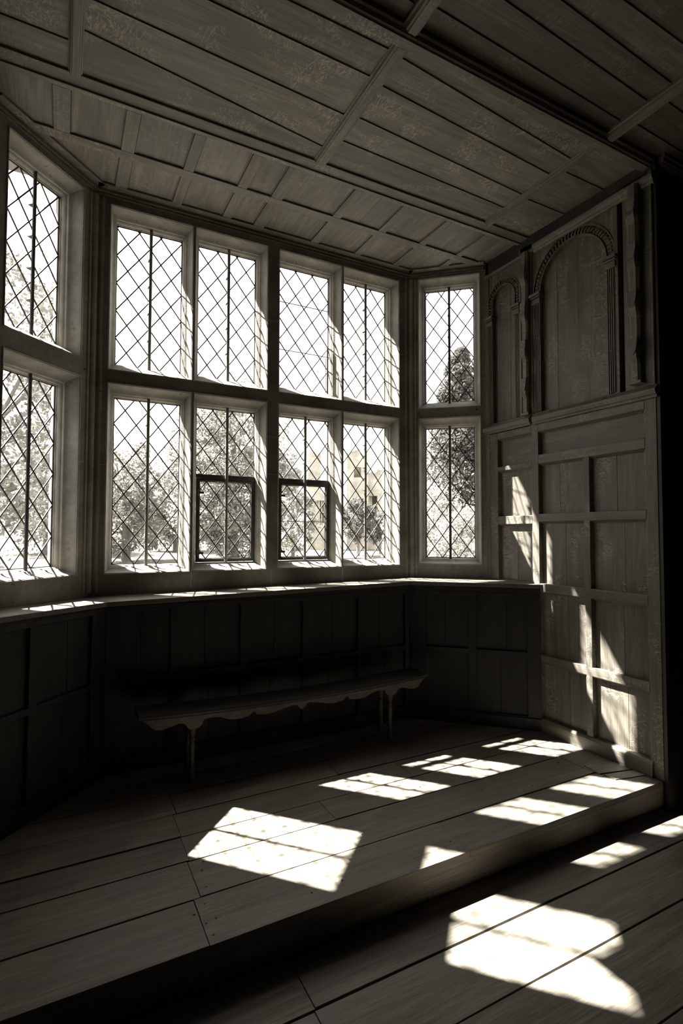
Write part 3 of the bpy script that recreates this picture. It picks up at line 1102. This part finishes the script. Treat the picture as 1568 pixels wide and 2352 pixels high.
XR1 = [(-0.02, 0.047), (1.362, 1.452), (2.79, 2.86)]
cboards(0.047, 1.362, [(2.04, 2.04), (2.12, 2.10), (2.272, 2.276), (2.51, 2.56), (2.69, 2.84), (2.87, 2.975), (2.99, 2.99)][0:5] + [(2.966, 2.966)], ZC + 0.003)
cboards(1.452, 2.79, [(2.04, 2.04), (2.11, 2.20), (2.295, 2.364), (2.54, 2.60), (2.74, 2.77), (2.966, 2.966)], ZC + 0.003)
cboards(2.86, XR + .03, [(2.04, 2.04), (2.3, 2.3), (2.62, 2.62), (2.966, 2.966)], ZC + 0.003)
cboards(-1.2, -0.02, [(2.04, 2.04), (2.3, 2.3), (2.55, 2.55), (2.78, 2.78), (2.966, 2.966)], ZC + 0.003)
# hall side
Zh = ZC + 0.02
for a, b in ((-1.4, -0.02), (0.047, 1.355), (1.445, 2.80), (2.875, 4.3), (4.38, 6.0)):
    cboards(a, b, [(0.2, 0.2), (0.42, 0.42), (0.62, 0.62), (0.84, 0.84), (1.0, 1.0), (1.2, 1.2), (1.42, 1.42), (1.535, 1.58), (1.66, 1.71), (1.84, 1.87), (1.96, 1.96)], Zh, mat=OAK_HALL_SHADED)
mb = MB()
mb.box(-3.0, 6.0, -3.0, 0.2, Zh, Zh + 0.03)
cadd(mb, 'ceiling_boards', OAK_BLACK)


def rib_x(x0, x1, y0, y1, z, drop, nm='ceiling_rib', mat=None):
    w = y1 - y0
    mb = MB()
    prof = [(0, 0), (0, -drop * .35), (w * .10, -drop * .45), (w * .14, -drop * .8), (w * .24, -drop * .85), (w * .27, -drop), (w * .73, -drop), (w * .76, -drop * .85), (w * .86, -drop * .8), (w * .90, -drop * .45), (w, -drop * .35), (w, 0), (w, 0.02), (0, 0.02)]
    mb.prism(prof, lambda u, v: (x0, y0 + u, z + v), lambda u, v: (x1, y0 + u, z + v))
    return cadd(mb, nm, mat or OAK_CEIL)


def rib_y(xa, xb, y0, y1, z, drop, nm='ceiling_rib'):
    w = xb - xa
    mb = MB()
    prof = [(0, 0), (0, -drop * .35), (w * .10, -drop * .45), (w * .14, -drop * .8), (w * .24, -drop * .85), (w * .27, -drop), (w * .73, -drop), (w * .76, -drop * .85), (w * .86, -drop * .8), (w * .90, -drop * .45), (w, -drop * .35), (w, 0), (w, 0.02), (0, 0.02)]
    mb.prism(prof, lambda u, v: (xa + u, y0, z + v), lambda u, v: (xa + u, y1, z + v))
    return cadd(mb, nm, OAK_CEIL_Y)


mb = MB()
mb.box(-1.2, XR + 0.03, 2.965, 3.09, ZC - 0.006, ZC + 0.02)
mb.box(-1.2, XR + 0.03, 3.045, 3.06, ZC - 0.016, ZC - 0.006)
mb.box(-1.2, XR + 0.03, 3.06, 3.082, ZC - 0.011, ZC - 0.006)
cadd(mb, 'ceiling_beam', OAK_CEIL, bevel=0.003)
#                 # beam nearest the windows
rib_x(-3.0, XR + 0.03, 1.955, 2.055, ZC + 0.02, 0.062, 'ceiling_beam')  # deep beam over the step
rib_x(XR + 0.03, 6.0, 1.90, 1.97, ZC + 0.02, 0.062, 'ceiling_beam')
for a, b in XR1:
    rib_y(a, b, 2.05, 2.97, ZC + 0.012, 0.034)
for a, b in ((-0.02, 0.047), (1.355, 1.445), (2.80, 2.875), (4.30, 4.38)):
    rib_y(a, b, 0.2, 1.96, ZC + 0.02, 0.05)
for y in (0.2,):
    rib_x(-3.0, 6.0, y - .05, y + .05, ZC + 0.02, 0.06, 'ceiling_beam')

# window-side strip: two rows of small flat panels
mb = MB()
seam = [XL - 0.1, -0.04, 0.31, 0.68, 1.04, 1.29, 1.55, 1.77, 1.95, 2.16, 2.34, 2.55, 2.74, 2.93, 3.1, XR + .02]
for k in range(len(seam) - 1):
    mb.box(seam[k] + .0006, seam[k + 1] - .0006, 3.08, 3.47, ZC + 0.007, ZC + 0.03)
    mb.box(seam[k] + .0006, seam[k + 1] - .0006, 3.47, 4.0, ZC + 0.007, ZC + 0.03)
cadd(mb, 'ceiling_panels', OAK_CEIL_Y)
mb = MB()
mb.box(XL - 0.1, XR + 0.02, 3.44, 3.515, ZC - 0.007, ZC + 0.02)
cadd(mb, 'ceiling_rib', OAK_CEIL, bevel=0.003)
for (a, b) in [(-0.09, -0.005), (0.275, 0.35), (0.65, 0.715), (1.01, 1.075), (1.25, 1.332), (1.735, 1.80), (2.135, 2.20), (2.525, 2.585), (2.91, 2.965), (-0.42, -0.36)]:
    mb = MB()
    mb.box(a, b, 3.09, 3.44, ZC - 0.006, ZC + 0.018)
    mb.box(a - 0.010, a - 0.003, 3.09, 3.44, ZC + 0.003, ZC + 0.018)
    mb.box(b + 0.003, b + 0.010, 3.09, 3.44, ZC + 0.003, ZC + 0.018)
    cadd(mb, 'panel_stile', OAK_CEIL_Y, bevel=0.002)
    if b > 0:
        mb = MB()
        y1 = 3.9 if a < 2.8 else 3.72
        mb.box(a, b, 3.51, y1, ZC - 0.006, ZC + 0.018)
        mb.box(a - 0.010, a - 0.003, 3.51, y1, ZC + 0.003, ZC + 0.018)
        mb.box(b + 0.003, b + 0.010, 3.51, y1, ZC + 0.003, ZC + 0.018)
        cadd(mb, 'panel_stile', OAK_CEIL_Y, bevel=0.002)
# edge strip against the stone
mb = MB()
BACK.box(mb, 0.17, 2.75, ZC - 0.008, ZC + 0.018, -0.075, 0.0)
LEFT.box(mb, 0.0, 0.78, ZC - 0.008, ZC + 0.018, -0.075, 0.0)
RIGHT.box(mb, 0.0, 0.65, ZC - 0.008, ZC + 0.018, -0.075, 0.0)
cadd(mb, 'edge_strip', OAK_CEIL, bevel=0.002)

# roof of the bay with its projecting eaves (outside)
mb = MB()
EV = 0.575
ev = [(-1.0, 2.2), (-1.0, LEFT.p(0, 0, 0)[1] + (-1.0 - 0.165) + EV * 1.414), (0.165 - EV * .414, YB + EV), (2.757 + 0.221, YB + EV), (3.9, 3.644), (3.9, 2.2)]
mb.prism(ev, lambda u, v: (u, v, 4.05), lambda u, v: (u, v, 4.30))
mb.build('roof', STONE_DK, kind='structure')

# ------------------------------------------------------------------ bench
BX, BY, BH = 1.427, 3.24, 0.447
HL = 1.018
bench = empty('bench', (BX, BY + 0.13, 0), label='long low dark oak bench with scalloped apron under the window sill', cat='bench')


def sag(x):
    return -0.031 * (1 - min(1, abs(x / HL)) ** 2)


def badd(mb, nm, mat=None, sagging=True, **kw):
    mb.v = [(x, y - 0.13, z + (sag(x) if sagging else 0)) for x, y, z in mb.v]
    return mb.build(nm, mat or OAK_BENCH, bench, **kw)


mb = MB()
n = 24
D = 0.215
L = []
for k in range(n + 1):
    x = -HL + 2 * HL * k / n
    pr = [(0.006, BH - 0.028), (0.0, BH - 0.02), (0.0, BH - 0.014), (-0.006, BH - 0.012), (-0.008, BH - 0.006), (-0.004, BH), (D + .004, BH), (D + .008, BH - 0.006), (D, BH - 0.014), (D, BH - 0.028)]
    L.append([(x, y, z) for y, z in pr])
base = mb.loops(L)
mb.f.append(tuple(base[0] + k for k in range(10)))
mb.f.append(tuple(base[-1] + k for k in range(10)))
badd(mb, 'seat', OAK_SEAT)
# apron profile: (distance from the middle, z of the lower edge)
ap = [(0.0, 0.352), (0.018, 0.366), (0.035, 0.386), (0.06, 0.392), (0.12, 0.380), (0.2, 0.362), (0.25, 0.359), (0.31, 0.366), (0.325, 0.388), (0.34, 0.388), (0.36, 0.366), (0.42, 0.356), (0.48, 0.359), (0.55, 0.385), (0.61, 0.390), (0.645, 0.384),
      (0.66, 0.350), (0.685, 0.335), (0.73, 0.335), (0.745, 0.352), (0.76, 0.372), (0.79, 0.379), (0.85, 0.362), (0.89, 0.352), (0.93, 0.358), (0.96, 0.385), (0.985, 0.41), (1.012, 0.432)]
prof = [(-x, z) for x, z in reversed(ap)] + ap[1:]
for y0, nm in ((0.012, 'front_apron'), (D - 0.034, 'back_apron')):
    mb = MB()
    for k in range(len(prof) - 1):
        (xa, za), (xb, zb) = prof[k], prof[k + 1]
        za, zb = za - sag(xa) * .35, zb - sag(xb) * .35
        t = BH - 0.027
        mb.hexa([(xa, y0, za), (xb, y0, zb), (xb, y0 + 0.022, zb), (xa, y0 + 0.022, za), (xa, y0, t), (xb, y0, t), (xb, y0 + 0.022, t), (xa, y0 + 0.022, t)])
    badd(mb, nm)
for sx in (-0.708, 0.708):
    for y in (0.045, D - 0.045):
        mb = MB()
        mb.lathe(sx, y, [(0.013, 0.0), (0.020, 0.006), (0.021, 0.03), (0.013, 0.045), (0.012, 0.06), (0.017, 0.075), (0.015, 0.11), (0.018, 0.18), (0.020, 0.215), (0.014, 0.232), (0.013, 0.242), (0.019, 0.25), (0.019, 0.262), (0.014, 0.268), (0.020, 0.285), (0.026, 0.32), (0.026, 0.335)], 16)
        mb.box(sx - 0.026, sx + 0.026, y - 0.02, y + 0.02, 0.325, BH - 0.045)
        badd(mb, 'leg', sagging=False, smooth=True)
    mb = MB()
    mb.box(sx - 0.012, sx + 0.012, 0.034, D - 0.034, 0.355, BH - 0.045)
    badd(mb, 'end_rail', sagging=False, bevel=0.002)

# ------------------------------------------------------------------ the park outside
GZ = -1.0


def away(px, dist, z=GZ):
    az = CAM_YAW + math.atan((px - 784) / FPX)
    return Vector((math.sin(az) * dist, math.cos(az) * dist, z))


mb = MB()
n = 40
for i in range(n):
    a0, a1 = -1.2 + 3.2 * i / n, -1.2 + 3.2 * (i + 1) / n
    for r0, r1 in ((4.6, 12), (12, 30), (30, 80), (80, 400)):
        z0, z1 = [GZ + max(0, (r - 45)) * 0.022 for r in (r0, r1)]
        mb.poly([(math.sin(a0) * r0, math.cos(a0) * r0, z0), (math.sin(a1) * r0, math.cos(a1) * r0, z0), (math.sin(a1) * r1, math.cos(a1) * r1, z1), (math.sin(a0) * r1, math.cos(a0) * r1, z1)])
mb.build('ground', LAWN, kind='structure')


def tree(pos, h, rx, rz, zc, nl, size, label, name='tree', cat='tree', mat=None, seed=1, cone=False, trunk=0.25, blobs=60, group=None):
    r = random.Random(seed)
    root = empty(name, pos, label=label, cat=cat, group=group)
    cl = []
    for _ in range(blobs):
        if cone:
            t = r.random() ** 0.8
            z = zc - rz + 2 * rz * t
            rad = rx * (1 - t) ** 0.8 * (0.25 + 0.75 * r.random()) + 0.1
            a = r.uniform(0, 2 * math.pi)
            cl.append((math.cos(a) * rad, math.sin(a) * rad, z - 0.25 * rad, 0.12 * rx + 0.28 * rx * (1 - t)))
        else:
            while True:
                p = Vector((r.uniform(-1, 1), r.uniform(-1, 1), r.uniform(-1, 1)))
                if 0.35 < p.length < 1:
                    break
            cl.append((p.x * rx, p.y * rx, zc + p.z * rz, rx * r.uniform(0.16, 0.34)))
    V, F = [], []
    for k in range(nl):
        c = cl[r.randrange(len(cl))]
        d = Vector((r.gauss(0, 1), r.gauss(0, 1), r.gauss(0, .8)))
        d = d.normalized() * (c[3] * r.uniform(.5, 1.0) ** .7)
        p = Vector(c[:3]) + d
        u = Vector((r.gauss(0, 1), r.gauss(0, 1), r.gauss(0, 1))).normalized()
        w = u.cross(Vector((r.gauss(0, 1), r.gauss(0, 1), r.gauss(0, 1)))).normalized()
        s = size * r.uniform(.6, 1.3)
        i = len(V)
        V += [tuple(p - u * s), tuple(p + w * s * .5), tuple(p + u * s), tuple(p - w * s * .5)]
        F.append((i, i + 1, i + 2, i + 3))
    me = bpy.data.meshes.new('foliage')
    me.from_pydata(V, [], F)
    me.materials.append(mat or LEAF)
    o = bpy.data.objects.new('foliage', me)
    COL.objects.link(o)
    o.parent = root
    if trunk:
        mb = MB()
        mb.lathe(0, 0, [(trunk * 1.4, -0.1), (trunk, 0.6), (trunk * .8, zc * .6), (trunk * .3, zc + rz * .5)], 10)
        for k in range(10):
            c = cl[k]
            mb.rod((0, 0, zc * (0.35 + .05 * k)), (c[0] * .8, c[1] * .8, c[2]), trunk * 0.16, 5)
        mb.build('trunk', BARK, root, smooth=True)
    return root


tree(away(-60, 30), 20, 5.2, 8.5, 9.5, 16000, 0.17, 'tall spreading tree filling the left angled window', seed=3, trunk=0.55, blobs=110)
tree(away(110, 58), 14, 5.4, 5.2, 6.2, 20000, 0.17, 'broad leafy tree seen at the right of the left angled window', seed=4, trunk=0.4, blobs=90)
tree(away(290, 45), 11, 3.6, 4.6, 5.2, 18000, 0.14, 'leafy tree seen through the leftmost lower light of the main window', seed=5, trunk=0.35, blobs=90)
tree(away(405, 60), 12, 4.0, 3.6, 4.6, 18000, 0.17, 'rounded leafy tree behind the first and second lower lights', seed=6, trunk=0.35, blobs=80)
tree(away(535, 38), 14, 4.4, 6.2, 6.9, 34000, 0.14, 'dense tall tree filling the second lower light of the main window', seed=7, trunk=0.4, blobs=130)
tree(away(672, 44), 9, 2.1, 3.6, 4.2, 6000, 0.13, 'small slender tree at the left of the third lower light', seed=8, trunk=0.2, blobs=60)
tree(away(822, 50), 6, 1.9, 2.0, 3.9, 3500, 0.16, 'small lawn tree with bare trunk before the ruin', seed=9, trunk=0.16, blobs=50, mat=LEAF_DK)
tree(away(872, 53), 6, 1.7, 1.8, 3.2, 3000, 0.16, 'low bushy tree standing right of the lawn tree', seed=10, trunk=0.16, blobs=50, mat=LEAF_DK)
tree(away(1058, 30), 14, 3.1, 6.2, 6.4, 42000, 0.11, 'tall dark conifer seen through the right angled window', name='conifer', seed=11, cone=True, trunk=0.16, blobs=260, mat=LEAF_DK)
tree(away(995, 23.5), 6, 2.0, 2.2, 2.3, 10000, 0.08, 'pale broad shrub below the conifer on its left', name='shrub', cat='shrub', seed=12, trunk=0.12, blobs=60)
tree(away(1098, 17.5), 4, 1.7, 1.6, 1.5, 9000, 0.07, 'pale feathery shrub low in the right angled window', name='shrub', cat='shrub', seed=13, trunk=0.1, blobs=60)
tree(away(804, 14), 1, 0.28, 0.36, 0.62, 500, 0.06, 'small dark pointed shrub at the foot of the fourth lower light', name='shrub', cat='shrub', seed=14, cone=True, trunk=0.04, blobs=30, mat=LEAF_DK)
tree(away(862, 15), 1, 0.62, 0.42, 0.62, 1200, 0.06, 'low rounded flowering shrub at the right foot of the fourth lower light', name='shrub', cat='shrub', seed=15, trunk=0.05, blobs=40)

# ruined stone building
rb = empty('ruined_building', away(760, 62), label='pale ruined stone building with broken towers across the lawn', cat='building')
rb.rotation_euler[2] = -(CAM_YAW + math.atan((760 - 784) / FPX))


def ruin_tower(x0, x1, y0, y1, z1, seed, nm, openings=(), base=0.0):
    """front wall with ragged top and openings; local x to the right, y away"""
    r = random.Random(seed)
    mb = MB()
    n = 9
    xs = [x0 + (x1 - x0) * k / n for k in range(n + 1)]
    for k in range(n):
        h = z1 + r.uniform(-0.45, 0.15)
        for (yy0, yy1) in ((y0, y0 + .6), (y1 - .6, y1)):
            segs = [(base, h)]
            if yy0 == y0:
                for (ox0, ox1, oz0, oz1) in openings:
                    if xs[k] < ox1 and xs[k + 1] > ox0:
                        ns = []
                        for a, b in segs:
                            if oz0 > a and oz1 < b:
                                ns += [(a, oz0), (oz1, b)]
                            else:
                                ns.append((a, b))
                        segs = ns
            for a, b in segs:
                mb.box(xs[k], xs[k + 1], yy0, yy1, a, b)
    for (xx0, xx1) in ((x0, x0 + .6), (x1 - .6, x1)):
        mb.box(xx0, xx1, y0 + .6, y1 - .6, base, z1 - 0.3)
    mb.build(nm, STONE_EXT, rb)


ruin_tower(-2.7, -1.25, 0, 2, 12.2, 1, 'tower')
ruin_tower(-1.9, 0.2, -1.0, 1, 7.2, 21, 'window_bay', [(-1.7, -0.45, 3.6, 6.2)])
mb = MB()
for k in range(5):
    x = -1.7 + 1.25 * k / 4
    mb.box(x - 0.05, x + 0.05, -0.9, -0.75, 3.6, 6.2)
mb.box(-1.7, -0.45, -0.9, -0.75, 4.8, 4.92)
mb.build('mullion', STONE_EXT, rb)
ruin_tower(1.85, 4.35, 0, 3, 12.3, 3, 'tower', [(2.8, 3.3, 9.0, 10.2)])
ruin_tower(4.35, 6.1, 1, 4, 10.0, 4, 'gatehouse', [(4.7, 5.5, 3.2, 6.9)])


# ------------------------------------------------------------------ details on the stone
mb = MB()
for (s, z) in ((0.13, 1.74), (0.13, 1.60), (2.72, 1.72), (2.72, 1.60)):
    BACK.box(mb, s - 0.006, s + 0.006, z - 0.006, z + 0.006, -0.003, 0.003)
mb.build('iron_plug', IRON, wall_obj['wall_back'])
for nm, fr, pts in (('wall_left_bay', LEFT, ((0.075, 2.575), (0.70, 2.575))), ('wall_right_bay', RIGHT, ((0.075, 2.575), (0.58, 2.58)))):
    mb = MB()
    for s_, z in pts:
        mb.rod(fr.p(s_, z, -0.004), fr.p(s_, z, 0.01), 0.008, 10)
    mb.build('iron_plug', IRON, wall_obj[nm])
# lime mortar joints between the blocks
mb = MB()
for s_ in (0.831, 1.446, 2.067):
    BACK.box(mb, s_ - 0.004, s_ + 0.004, 1.095, 1.215, -0.0012, 0.002)
for a_, b_, z in ((0.20, 0.248, 1.955), (0.826, 0.836, 1.96), (1.405, 1.487, 1.955), (2.062, 2.072, 1.96), (1.405, 1.487, 3.17), (1.405, 1.487, 2.25), (2.645, 2.70, 3.1), (2.645, 2.70, 3.42), (2.645, 2.70, 1.95)):
    BACK.box(mb, a_, b_, z - 0.0025, z + 0.0025, -0.0012, 0.002)
mb.build('mortar_joint', MORTAR, wall_obj['wall_back'])
for nm, fr, a_, b_, zs in (('wall_left_bay', LEFT, 0.06, 0.10, (1.96, 3.05)), ('wall_right_bay', RIGHT, 0.622, 0.655, (1.55, 1.96, 2.85, 3.2)), ('wall_right_bay', RIGHT, 0.04, 0.07, (1.95, 3.0))):
    mb = MB()
    for z in zs:
        fr.box(mb, a_, b_, z - 0.0025, z + 0.0025, -0.0012, 0.002)
    mb.build('mortar_joint', MORTAR, wall_obj[nm])
